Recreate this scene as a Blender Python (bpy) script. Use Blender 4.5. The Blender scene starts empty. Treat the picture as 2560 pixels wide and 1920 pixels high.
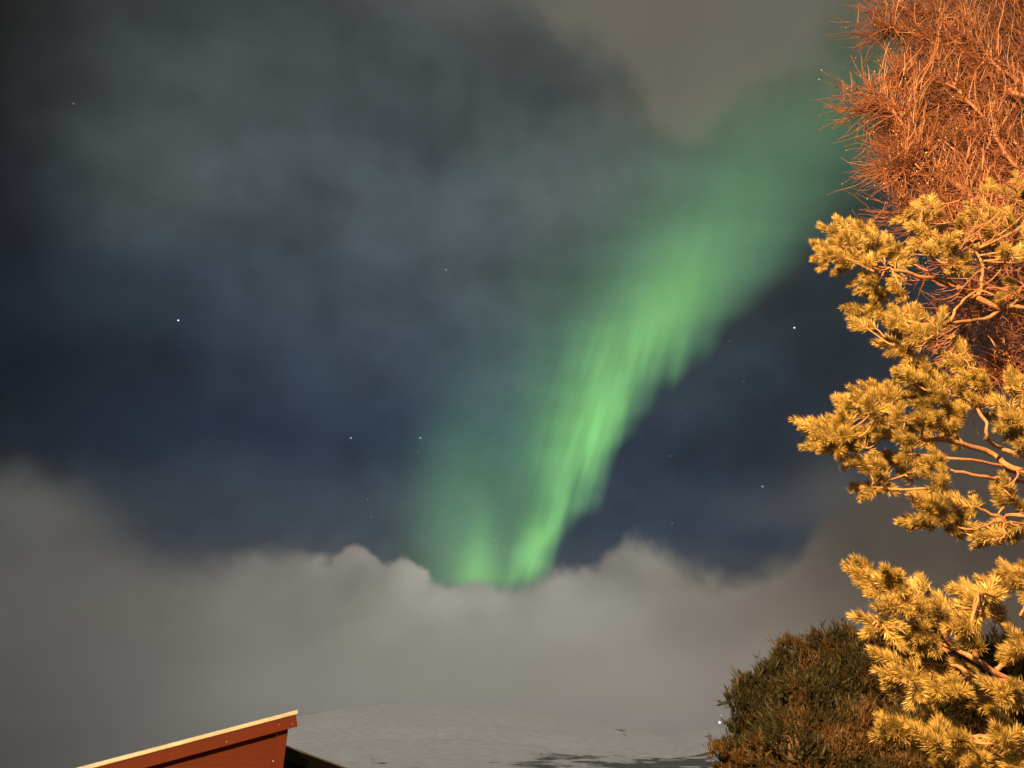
import bpy, bmesh, math, random
import numpy as np
from mathutils import Vector, Matrix

random.seed(7)
rng = np.random.default_rng(11)
C = bpy.context.scene.collection
SC = bpy.context.scene

# ------------------------------------------------------------------ camera
PITCH = math.radians(28.0)
F = 1862.0                      # focal length in pixels of the 2560 px wide photograph
CAM = Vector((0.0, 0.0, 1.6))
cd = bpy.data.cameras.new('camera'); cam = bpy.data.objects.new('camera', cd); C.objects.link(cam)
cam.location = CAM; cam.rotation_euler = (math.pi/2 + PITCH, 0, 0)
cd.sensor_width = 36.0; cd.lens = 36.0*F/2560.0
cd.clip_start = 0.05; cd.clip_end = 400000.0
SC.camera = cam
SC.view_settings.view_transform = 'Standard'; SC.view_settings.look = 'None'
SC.view_settings.exposure = 0.0; SC.view_settings.gamma = 1.0
SC.view_settings.use_curve_mapping = False
SC.cycles.max_bounces = 6; SC.cycles.transparent_max_bounces = 12
SC.cycles.sample_clamp_indirect = 4.0

def lin(c):
    return tuple(((v/255)/12.92 if v/255 <= .04045 else (((v/255)+.055)/1.055)**2.4) for v in c)

def ray(X, Y):
    a = (X-1280.0)/F; b = (960.0-Y)/F
    return Vector((a, math.cos(PITCH)-b*math.sin(PITCH), math.sin(PITCH)+b*math.cos(PITCH)))
def at(X, Y, d):
    """the point seen at photo position X, Y that stands d metres in front of the viewer's place"""
    r = ray(X, Y); return CAM + r*(d/r.y)

# ------------------------------------------------------------------ node helpers
class NT:
    def __init__(s, tree): s.t = tree; s.n = tree.nodes; s.l = tree.links
    def node(s, typ, **kw):
        x = s.n.new(typ)
        for k, v in kw.items(): setattr(x, k, v)
        return x
    def put(s, sock, v):
        if hasattr(v, 'is_linked') or isinstance(v, bpy.types.NodeSocket): s.l.new(v, sock)
        else: sock.default_value = v
    def m(s, op, a, b=None, c=None, clamp=False):
        x = s.node('ShaderNodeMath', operation=op, use_clamp=clamp); s.put(x.inputs[0], a)
        if b is not None: s.put(x.inputs[1], b)
        if c is not None: s.put(x.inputs[2], c)
        return x.outputs[0]
    def add(s, a, b): return s.m('ADD', a, b)
    def sub(s, a, b): return s.m('SUBTRACT', a, b)
    def mul(s, a, b): return s.m('MULTIPLY', a, b)
    def vm(s, op, a, b=None):
        x = s.node('ShaderNodeVectorMath', operation=op); s.put(x.inputs[0], a)
        if b is not None: s.put(x.inputs[1], b)
        return x.outputs['Value'] if op in ('DOT_PRODUCT', 'LENGTH') else x.outputs[0]
    def vscale(s, a, k):
        x = s.node('ShaderNodeVectorMath', operation='SCALE'); s.put(x.inputs[0], a); s.put(x.inputs[3], k); return x.outputs[0]
    def smooth(s, v, a, b, lo=0.0, hi=1.0):
        x = s.node('ShaderNodeMapRange', interpolation_type='SMOOTHSTEP', clamp=True)
        s.put(x.inputs[0], v); s.put(x.inputs[1], a); s.put(x.inputs[2], b); s.put(x.inputs[3], lo); s.put(x.inputs[4], hi)
        return x.outputs[0]
    def mix(s, f, a, b, blend='MIX'):
        x = s.node('ShaderNodeMix', data_type='RGBA', blend_type=blend, clamp_factor=True)
        s.put(x.inputs[0], f); s.put(x.inputs[6], a); s.put(x.inputs[7], b); return x.outputs[2]
    def noise(s, vec, scale, detail=4.0, rough=.5, dist=0.0):
        x = s.node('ShaderNodeTexNoise'); s.put(x.inputs['Vector'], vec)
        x.inputs['Scale'].default_value = scale; x.inputs['Detail'].default_value = detail
        x.inputs['Roughness'].default_value = rough; x.inputs['Distortion'].default_value = dist
        return x
    def ramp(s, v, stops, interp='B_SPLINE'):
        x = s.node('ShaderNodeValToRGB'); s.put(x.inputs[0], v); e = x.color_ramp.elements
        x.color_ramp.interpolation = interp
        while len(e) > 1: e.remove(e[-1])
        e[0].position = stops[0][0]; e[0].color = (*stops[0][1], 1)
        for p, c in stops[1:]:
            q = e.new(p); q.color = (*c, 1)
        return x.outputs[0]
    def curve(s, v, pts, x0, x1, y0, y1):
        """piecewise smooth function through pts (x, y), x in x0..x1, y in y0..y1"""
        t = s.m('DIVIDE', s.sub(v, x0), x1-x0, clamp=True)
        st = [((p[0]-x0)/(x1-x0), ((p[1]-y0)/(y1-y0),)*3) for p in pts]
        r = s.ramp(t, st, 'EASE' if False else 'CARDINAL')
        return s.add(s.mul(s.node_bw(r), (y1-y0)), y0)
    def node_bw(s, c):
        x = s.node('ShaderNodeSeparateColor'); s.put(x.inputs[0], c); return x.outputs[0]
    def gauss(s, X, Y, cx, cy, sx, sy, rot=0.0):
        dx = s.sub(X, cx); dy = s.sub(Y, cy); c_, s_ = math.cos(rot), math.sin(rot)
        u = s.mul(s.add(s.mul(dx, c_), s.mul(dy, s_)), 1/sx); v = s.mul(s.add(s.mul(dx, -s_), s.mul(dy, c_)), 1/sy)
        return s.m('EXPONENT', s.mul(s.add(s.mul(u, u), s.mul(v, v)), -0.5))

# ------------------------------------------------------------------ the sky's shared fields (a function of direction only)
g = bpy.data.node_groups.new('sky_fields', 'ShaderNodeTree')
g.interface.new_socket('Direction', in_out='INPUT', socket_type='NodeSocketVector')
for nm in ('X', 'Y', 'Front', 'Bank', 'Puff'):
    g.interface.new_socket(nm, in_out='OUTPUT', socket_type='NodeSocketFloat')
G = NT(g)
gi = G.node('NodeGroupInput').outputs[0]; go = G.node('NodeGroupOutput')
sp_, cp_ = math.sin(PITCH), math.cos(PITCH)
fz = G.vm('DOT_PRODUCT', gi, (0, cp_, sp_))
front = G.smooth(fz, .40, .66)
fzc = G.m('MAXIMUM', fz, .2)
gX = G.add(G.mul(G.m('DIVIDE', G.vm('DOT_PRODUCT', gi, (1, 0, 0)), fzc), F/1000), 1.28)
gY = G.sub(.96, G.mul(G.m('DIVIDE', G.vm('DOT_PRODUCT', gi, (0, -sp_, cp_)), fzc), F/1000))
edge_pts = [(0, 1.165), (.13, 1.185), (.24, 1.25), (.36, 1.35), (.50, 1.40), (.62, 1.378), (.72, 1.372), (.80, 1.392), (.86, 1.368), (.91, 1.358),
            (.97, 1.385), (1.03, 1.400), (1.07, 1.432), (1.13, 1.452), (1.20, 1.447), (1.28, 1.457), (1.36, 1.415), (1.42, 1.400), (1.475, 1.385), (1.52, 1.355),
            (1.575, 1.345), (1.63, 1.347), (1.69, 1.365), (1.76, 1.402), (1.83, 1.425), (1.93, 1.41), (2.00, 1.375), (2.06, 1.27), (2.16, 1.20), (2.28, 1.10), (2.40, .98), (2.56, .9)]
# two curves share the points: a ramp holds at most 32 stops
eY = G.curve(gX, edge_pts, 0, 2.56, .8, 1.6)
n1 = G.noise(gi, 16, 5, .52).outputs[0]; n2 = G.noise(gi, 46, 4, .5).outputs[0]
crisp = G.add(G.gauss(gX, gY, .90, 1.38, .25, .2), G.gauss(gX, gY, 1.62, 1.38, .22, .2))
vor = G.node('ShaderNodeTexVoronoi', feature='SMOOTH_F1'); vor.inputs['Scale'].default_value = 17; vor.inputs['Smoothness'].default_value = .35
wv_ = G.vm('ADD', gi, G.vscale(G.noise(gi, 9, 3, .5).outputs['Color'], .06)); G.l.new(wv_, vor.inputs['Vector'])
vd = vor.outputs['Distance']; bil = G.sub(.36, vd)
eB = G.mul(G.mul(bil, .06), crisp)
eN = G.add(eB, G.add(G.mul(G.sub(n1, .5), .13), G.mul(G.mul(G.sub(n2, .5), .05), crisp)))
dBank = G.sub(G.add(gY, eN), eY)
soft = G.curve(gX, [(0, .11), (.3, .12), (.55, .07), (.78, .045), (.90, .022), (1.05, .022), (1.2, .035), (1.4, .05), (1.57, .05), (1.75, .07), (2.0, .05), (2.3, .10), (2.56, .12)], 0, 2.56, 0, .2)
bank = G.smooth(G.m('DIVIDE', dBank, soft), -.45, 1.0)
puff = G.mul(G.add(.7, G.mul(bil, 2.2)), G.mul(G.m('EXPONENT', G.mul(G.m('POWER', G.mul(G.sub(dBank, .035), 1/.045), 2.0), -0.5)), G.m('MINIMUM', crisp, 1.0)))
for k, v in zip(('X', 'Y', 'Front', 'Bank', 'Puff'), (gX, gY, front, bank, puff)): g.links.new(v, go.inputs[k])

# ------------------------------------------------------------------ world: clear night blue, thin veils, cloud bank, made-up bright overcast behind
w = bpy.data.worlds.new('World'); SC.world = w; w.use_nodes = True
W = NT(w.node_tree); w.node_tree.nodes.clear()
tc = W.node('ShaderNodeTexCoord').outputs['Generated']
sf = W.node('ShaderNodeGroup', node_tree=g); W.l.new(tc, sf.inputs[0])
X, Y, front, bank, puff = [sf.outputs[k] for k in ('X', 'Y', 'Front', 'Bank', 'Puff')]
wn = W.noise(tc, 3.2, 5, .5).outputs['Color']
sx = W.node('ShaderNodeSeparateColor'); W.l.new(wn, sx.inputs[0])
Xw = W.add(X, W.mul(W.sub(sx.outputs[0], .5), .34)); Yw = W.add(Y, W.mul(W.sub(sx.outputs[1], .5), .30))
S = 2560/2212/1000
rows = [
 (0,    [(0,(26,27,28)),(150,(44,49,51)),(300,(54,60,62)),(600,(62,69,71)),(900,(74,79,80)),(1200,(82,85,80)),(1500,(96,92,82)),(1750,(88,88,74)),(2212,(78,73,60))]),
 (200,  [(0,(28,31,34)),(150,(48,54,57)),(300,(62,68,71)),(600,(68,76,79)),(900,(70,77,81)),(1150,(70,79,80)),(1300,(78,84,82)),(1500,(94,92,81)),(1750,(68,77,64)),(2212,(58,61,54))]),
 (400,  [(0,(24,30,38)),(150,(50,58,63)),(300,(68,77,79)),(600,(76,84,88)),(900,(72,82,88)),(1200,(82,91,91)),(1400,(78,89,86)),(1700,(54,65,60)),(2212,(44,51,50))]),
 (600,  [(0,(17,25,38)),(300,(46,57,68)),(600,(60,70,80)),(900,(74,84,92)),(1200,(78,91,92)),(1500,(58,67,72)),(1800,(42,49,54)),(2212,(34,41,44))]),
 (800,  [(0,(15,23,34)),(300,(32,42,54)),(600,(46,57,72)),(900,(62,75,88)),(1150,(64,77,86)),(1500,(46,57,66)),(1800,(40,47,55)),(2212,(38,43,48))]),
 (950,  [(0,(26,32,40)),(300,(30,40,55)),(600,(44,55,73)),(900,(52,67,84)),(1200,(50,63,78)),(1500,(44,54,68)),(1800,(44,51,60)),(2212,(48,53,56))]),
 (1100, [(0,(58,62,62)),(200,(60,65,68)),(400,(54,62,72)),(700,(58,68,80)),(900,(70,81,88)),(1200,(50,60,75)),(1500,(50,60,74)),(1800,(60,66,72)),(2212,(66,67,64))]),
 (1250, [(0,(68,71,70)),(400,(66,71,76)),(800,(84,87,88)),(1200,(60,68,80)),(1600,(62,68,75)),(2212,(80,77,68))]),
]
def sky_ramp(row):
    return W.ramp(W.m('DIVIDE', Xw, 2.56, clamp=True), [(x/2212, lin(c)) for x, c in row])
col = sky_ramp(rows[0][1])
for (ya, _), (yb, r) in zip(rows, rows[1:]):
    col = W.mix(W.smooth(Yw, ya*S, yb*S), col, sky_ramp(r))
# thin torn veils
v1 = W.noise(tc, 7.0, 6, .56, .4).outputs[0]; v2 = W.noise(W.vm('MULTIPLY', tc, (1.0, 1.6, 2.4)), 4.0, 4, .5).outputs[0]
v3 = W.noise(tc, 13.0, 4, .5).outputs[0]
veil = W.add(1.0, W.add(W.mul(W.sub(v3, .5), .65), W.add(W.mul(W.sub(v1, .5), .9), W.mul(W.sub(v2, .5), .8))))
col = W.vscale(col, veil)
# warm lit cloud high up
wcn = W.noise(tc, 10.0, 6, .58).outputs[0]
wm = W.smooth(W.add(W.add(W.gauss(W.add(X, W.mul(W.sub(v3, .5), .22)), W.add(Y, W.mul(W.sub(v1, .5), .2)), 1.80, .04, .30, .16, .15), W.mul(W.gauss(X, Y, 1.72, .24, .07, .09), .75)), W.mul(W.sub(wcn, .5), 1.0)), .30, .74)
col = W.mix(W.mul(W.gauss(Xw, Yw, 1.28, .12, .09, .07), .55), col, (*lin((62, 65, 66)), 1))
col = W.mix(W.mul(wm, .75), col, (*lin((108, 103, 94)), 1))
for (cx, cy, a, b, r, c, k) in [
    (2.08, 1.20, .07, .06, .5, (88, 86, 82), .55), (1.98, 1.27, .12, .035, .3, (72, 74, 80), .5),
    (1.95, 1.33, .10, .03, .0, (40, 48, 66), .6), (.30, 1.40, .10, .05, .5, (62, 64, 64), .35)]:
    col = W.mix(W.mul(W.gauss(Xw, Yw, cx, cy, a, b, r), k), col, (*lin(c), 1))
# the cloud bank low over the mountains
b_rows = [
 (1150, [(0,(85,85,82)),(200,(85,84,82)),(500,(97,94,93)),(800,(129,124,118)),(1000,(115,116,108)),(1350,(131,128,119)),(1600,(101,96,91)),(1900,(79,72,65)),(2212,(75,66,57))]),
 (1320, [(0,(86,85,81)),(200,(88,88,84)),(450,(111,110,104)),(800,(137,133,125)),(1000,(143,141,132)),(1350,(142,139,129)),(1600,(123,114,104)),(1900,(97,86,73)),(2212,(87,74,61))]),
 (1450, [(0,(79,78,75)),(200,(89,88,85)),(450,(111,110,105)),(800,(139,136,128)),(1000,(144,142,133)),(1350,(142,136,129)),(1600,(139,130,121)),(1900,(115,102,89)),(2212,(103,88,73))]),
 (1620, [(0,(63,62,61)),(200,(81,80,77)),(450,(103,103,99)),(700,(121,120,115)),(1000,(133,130,125)),(1350,(137,129,125)),(1600,(133,125,119)),(1900,(113,102,91)),(2212,(101,88,73))]),
]
Xb = W.add(X, W.mul(W.sub(sx.outputs[2], .5), .2))
def bank_ramp(row): return W.ramp(W.m('DIVIDE', Xb, 2.56, clamp=True), [(x/2212, lin(c)) for x, c in row])
bc = bank_ramp(b_rows[0][1])
for (ya, _), (yb, r) in zip(b_rows, b_rows[1:]):
    bc = W.mix(W.smooth(Y, ya*S, yb*S), bc, bank_ramp(r))
b1 = W.noise(tc, 9.0, 6, .52, .3).outputs[0]; b2 = W.noise(W.vm('MULTIPLY', tc, (1, 1, 2.2)), 3.0, 3, .5).outputs[0]
lump = W.mul(W.sub(b1, .5), W.smooth(Y, 1.75, 1.40, .12, .75))
bc = W.vscale(bc, W.add(1.0, W.add(lump, W.mul(W.sub(b2, .5), .45))))
bc = W.vscale(bc, W.add(1.0, W.mul(puff, .35)))
col = W.mix(bank, col, bc)
# behind the viewer, unseen: overcast made up bright to fill the snow with light
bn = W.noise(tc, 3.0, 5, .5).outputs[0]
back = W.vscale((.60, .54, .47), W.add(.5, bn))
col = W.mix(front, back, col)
# a last trace of physical night sky under it all
nish = W.node('ShaderNodeTexSky', sky_type='NISHITA'); nish.sun_disc = False
nish.sun_elevation = math.radians(-9); nish.sun_rotation = math.radians(200)
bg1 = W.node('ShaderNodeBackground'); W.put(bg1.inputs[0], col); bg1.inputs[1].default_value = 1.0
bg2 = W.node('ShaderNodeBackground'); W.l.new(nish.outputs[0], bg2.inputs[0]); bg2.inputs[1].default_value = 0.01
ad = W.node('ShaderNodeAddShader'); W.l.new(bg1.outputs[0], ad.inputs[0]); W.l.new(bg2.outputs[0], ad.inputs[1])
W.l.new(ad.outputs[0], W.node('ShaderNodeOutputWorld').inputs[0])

# ------------------------------------------------------------------ mesh helpers
def tag(o, label=None, cat=None, group=None, kind=None):
    if label: o['label'] = label
    if cat: o['category'] = cat
    if group: o['group'] = group
    if kind: o['kind'] = kind
    return o
def empty(name, loc, label=None, cat=None, group=None):
    o = bpy.data.objects.new(name, None); C.objects.link(o); o.location = loc; o.empty_display_size = .3
    return tag(o, label, cat, group)
class MB:
    def __init__(s): s.v = []; s.f = []
    def box(s, c, size, rot=None):
        i = len(s.v); R = rot or Matrix.Identity(3)
        for dx in (-.5, .5):
            for dy in (-.5, .5):
                for dz in (-.5, .5): s.v.append(tuple(Vector(c) + R @ Vector((dx*size[0], dy*size[1], dz*size[2]))))
        s.f += [tuple(i+k for k in q) for q in ((0,1,3,2),(4,6,7,5),(0,4,5,1),(2,3,7,6),(0,2,6,4),(1,5,7,3))]
    def tube(s, pts, rad, n=6, cap=True):
        pts = [Vector(p) for p in pts]; i0 = len(s.v); m = len(pts)
        if not hasattr(rad, '__len__'): rad = [rad]*m
        up = Vector((.13, .21, .97))
        for k, p in enumerate(pts):
            t = (pts[min(k+1, m-1)] - pts[max(k-1, 0)])
            t = t.normalized() if t.length > 1e-9 else Vector((0, 0, 1))
            a = t.cross(up)
            if a.length < .15: a = t.cross(Vector((1, 0, 0)))
            a.normalize(); b = t.cross(a)
            for j in range(n):
                an = 2*math.pi*j/n; q = p + (a*math.cos(an) + b*math.sin(an))*rad[k]; s.v.append((q.x, q.y, q.z))
        for k in range(m-1):
            for j in range(n):
                a_ = i0+k*n+j; b_ = i0+k*n+(j+1) % n; s.f.append((a_, b_, b_+n, a_+n))
        if cap and n > 2:
            s.f.append(tuple(i0+j for j in reversed(range(n)))); s.f.append(tuple(i0+(m-1)*n+j for j in range(n)))
    def build(s, name, mat, parent=None, smooth=False):
        me = bpy.data.meshes.new(name); me.from_pydata(s.v, [], s.f); me.materials.append(mat)
        if smooth: me.polygons.foreach_set('use_smooth', [True]*len(me.polygons))
        o = bpy.data.objects.new(name, me); C.objects.link(o)
        if parent:
            o.parent = parent; base = parent.location + (parent.parent.location if parent.parent else Vector((0,0,0)))
            me.transform(Matrix.Translation(-base))
        return o
def tri_mesh(name, V, mat, parent=None, nv=3):
    """V: (n, nv, 3) array, one polygon per row"""
    n = len(V); me = bpy.data.meshes.new(name)
    if parent:
        base = parent.location + (parent.parent.location if parent.parent else Vector((0,0,0)))
        V = V - np.array(base)
    me.vertices.add(n*nv); me.vertices.foreach_set('co', V.reshape(-1).astype(np.float32))
    me.loops.add(n*nv); me.loops.foreach_set('vertex_index', np.arange(n*nv, dtype=np.int32))
    me.polygons.add(n); me.polygons.foreach_set('loop_start', np.arange(0, n*nv, nv, dtype=np.int32))
    me.polygons.foreach_set('loop_total', np.full(n, nv, dtype=np.int32))
    me.update(calc_edges=True); me.materials.append(mat)
    o = bpy.data.objects.new(name, me); C.objects.link(o)
    if parent: o.parent = parent
    return o

# ------------------------------------------------------------------ materials
def mat(name, build):
    m = bpy.data.materials.new(name); m.use_nodes = True; m.node_tree.nodes.clear(); N = NT(m.node_tree)
    out = N.node('ShaderNodeOutputMaterial'); sh = build(N, m); N.l.new(sh, out.inputs[0]); return m
def principled(N, color, rough=.6, bump=None, bstr=.3, metal=0.0, spec=.5, bdist=.01):
    p = N.node('ShaderNodeBsdfPrincipled'); N.put(p.inputs['Base Color'], color); N.put(p.inputs['Roughness'], rough)
    p.inputs['Metallic'].default_value = metal; p.inputs['Specular IOR Level'].default_value = spec
    if bump is not None:
        b = N.node('ShaderNodeBump'); N.put(b.inputs['Height'], bump); b.inputs['Strength'].default_value = bstr
        b.inputs['Distance'].default_value = bdist; N.l.new(b.outputs[0], p.inputs['Normal'])
    return p.outputs[0]
def objco(N): return N.node('ShaderNodeTexCoord').outputs['Object']
def two_tone(name, a, b, scale, rough=.6, lo=.35, hi=.65, bump=.3, bdist=.01, spec=.5, metal=0.0, stretch=None):
    def f(N, m):
        co = objco(N)
        if stretch: co = N.vm('MULTIPLY', co, stretch)
        n = N.noise(co, scale, 5, .6).outputs[0]
        return principled(N, N.mix(N.smooth(n, lo, hi), (*a, 1), (*b, 1)), rough, n, bump, metal, spec, bdist)
    return mat(name, f)
def leafy(name, a, b, scale, transl=.35, rough=.45, c=None, spec=.6):
    def f(N, m):
        n = N.noise(objco(N), scale, 3, .6).outputs[0]
        isl = N.node('ShaderNodeNewGeometry').outputs['Random Per Island']
        k = N.add(N.mul(N.smooth(n, .35, .65), .6), N.mul(isl, .4))
        colr = N.mix(k, (*a, 1), (*b, 1))
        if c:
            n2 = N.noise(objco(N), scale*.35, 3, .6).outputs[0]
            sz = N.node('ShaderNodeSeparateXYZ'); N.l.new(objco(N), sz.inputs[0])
            low = N.smooth(sz.outputs[2], 2.6, 1.7, -.05, .03)  # browner low down, darker on top: lamp light and shade put into the colour
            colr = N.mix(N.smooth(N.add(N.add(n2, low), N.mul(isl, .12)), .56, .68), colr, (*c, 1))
        p = principled(N, colr, rough, spec=spec)
        t = N.node('ShaderNodeBsdfTranslucent'); N.put(t.inputs[0], colr)
        x = N.node('ShaderNodeMixShader'); x.inputs[0].default_value = transl
        N.l.new(p, x.inputs[1]); N.l.new(t.outputs[0], x.inputs[2]); return x.outputs[0]
    return mat(name, f)
def emit(name, colr, strength):
    def f(N, m):
        e = N.node('ShaderNodeEmission'); e.inputs[0].default_value = (*colr, 1); e.inputs[1].default_value = strength
        m.cycles.emission_sampling = 'NONE'; return e.outputs[0]
    return mat(name, f)

M_needle = leafy('pine_needles', (.13, .104, .034), (.33, .245, .085), 9, .42)
M_pinebark = two_tone('pine_bark', (.10, .050, .028), (.17, .085, .045), 60, .8, bump=.6)
M_twig = two_tone('birch_twig_bark', (.10, .044, .028), (.19, .08, .050), 25, .6, bump=.2)
M_twigfar = two_tone('birch_fine_twig_bark', (.066, .025, .015), (.135, .052, .030), 8, .6, bump=.2)
M_birch = two_tone('birch_trunk_bark', (.30, .26, .22), (.08, .06, .05), 14, .7, bump=.4, stretch=(1, 1, 4))
M_bud = two_tone('bud_scales', (.16, .12, .09), (.26, .20, .15), 30, .4)
M_shrub = leafy('shrub_shoots', (.008, .0088, .0042), (.018, .0172, .0078), 6, .25, .6, (.046, .028, .013), .25)  # the brown third tone paints in the lamp-lit patches
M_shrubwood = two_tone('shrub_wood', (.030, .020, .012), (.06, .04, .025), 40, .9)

# ------------------------------------------------------------------ terrain: one sheet from the yard to the snowy mountains
def pw(x, pts):
    if x <= pts[0][0]: return pts[0][1]
    for (a, b), (c, d) in zip(pts, pts[1:]):
        if x <= c:
            t = (x-a)/(c-a); t = t*t*(3-2*t); return b+(d-b)*t
    return pts[-1][1]
ridge_px = [(-800, 2080), (0, 2060), (300, 1990), (600, 1850), (760, 1788), (880, 1766), (1000, 1757), (1120, 1752), (1165, 1749), (1205, 1762), (1260, 1768), (1330, 1778), (1400, 1795), (1450, 1800), (1530, 1803), (1600, 1825),
            (1660, 1840), (1720, 1828), (1800, 1815), (1950, 1800), (2200, 1790), (2600, 1760), (3400, 1740)]
def az_to_X(az):            # horizon azimuth (from +y, to the right) -> photo column, at a few degrees elevation
    a = math.tan(az); return 1280 + F*a/ (math.cos(PITCH) + 0.04)
def elev_tan(Y, az):
    b = (960-Y)/F; r = ray(1280, Y); return (r.z/r.y)*math.cos(az)
from mathutils import noise as mn
def hz(x, y):
    r = math.hypot(x, y); az = math.atan2(x, y)
    if abs(az) > 1.3: rt = .06
    else: rt = elev_tan(pw(az_to_X(az), ridge_px), az)
    R = 5200.0
    big = R*rt
    t = max(0.0, min(1.0, (r-1500)/(R-1500)))
    h = big*(t**1.25) if r <= R else big*(1 - .35*min(1, (r-R)/3000))
    # foothill in front
    fh = max(0, min(1, (az_to_X(az)-500)/500 if abs(az) < 1.3 else 0))*26*math.exp(-((r-1400)/420)**2)*(.7+.6*mn.noise(Vector((az*5, 1.3, 0))))
    n = mn.fractal(Vector((x/900, y/900, 3.1)), .9, 2.1, 6)*min(1, max(0, (r-600)/1500))
    edge = 1 - .93*math.exp(-((r-R)/700)**2)
    h += fh + n*60*edge*min(1.0, t*3+.15)
    if r > 300: h += mn.noise(Vector((x/180, y/180, .4)))*5*min(1, (r-300)/500)
    return h if r > 60 else 0.0
tb = MB(); NA = 420
rings = [0.5, 4, 10, 20, 40, 60, 100, 160, 250, 380, 520, 680] + [850+110*i for i in range(53)] 
for r in rings:
    for k in range(NA):
        az = 2*math.pi*k/NA; x, y = r*math.sin(az), r*math.cos(az)
        tb.v.append((x, y, hz(x, y)))
for i in range(len(rings)-1):
    for k in range(NA):
        a_ = i*NA+k; b_ = i*NA+(k+1) % NA; tb.f.append((a_, b_, b_+NA, a_+NA))
tb.f.append(tuple(range(NA)))
def f_ground(N, m):
    co = objco(N); r = N.vm('LENGTH', co)
    sep = N.node('ShaderNodeSeparateXYZ'); N.l.new(co, sep.inputs[0]); z = sep.outputs[2]
    grass = N.mix(N.smooth(N.noise(co, 6, 5, .6).outputs[0], .4, .6), (.05, .045, .03, 1), (.10, .085, .055, 1))
    n = N.noise(N.vm('MULTIPLY', co, (1, .45, 3.5)), .006, 7, .62, .6).outputs[0]
    n2 = N.noise(co, .03, 5, .6).outputs[0]
    snow = N.mix(N.smooth(n2, .3, .7), (.56, .555, .545, 1), (.68, .675, .665, 1))
    thr = N.smooth(z, 30, 130, .50, .68)
    rt_ = N.m('DIVIDE', sep.outputs[0], N.m('MAXIMUM', sep.outputs[1], 1.0))
    thr = N.add(thr, N.smooth(rt_, .03, -.08, -.035, .12))
    dark = N.smooth(N.sub(N.add(N.mul(n, .8), N.mul(n2, .2)), thr), -.01, .05)
    far = N.mix(N.mul(dark, .85), snow, (.05, .05, .05, 1))
    bump = N.noise(co, .02, 6, .6).outputs[0]
    return principled(N, N.mix(N.smooth(r, 150, 700), grass, far), .9, bump, .6, spec=.1, bdist=12)
M_ground = mat('snow_and_heath', f_ground)
tag(tb.build('ground', M_ground, smooth=True), kind='structure')

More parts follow.
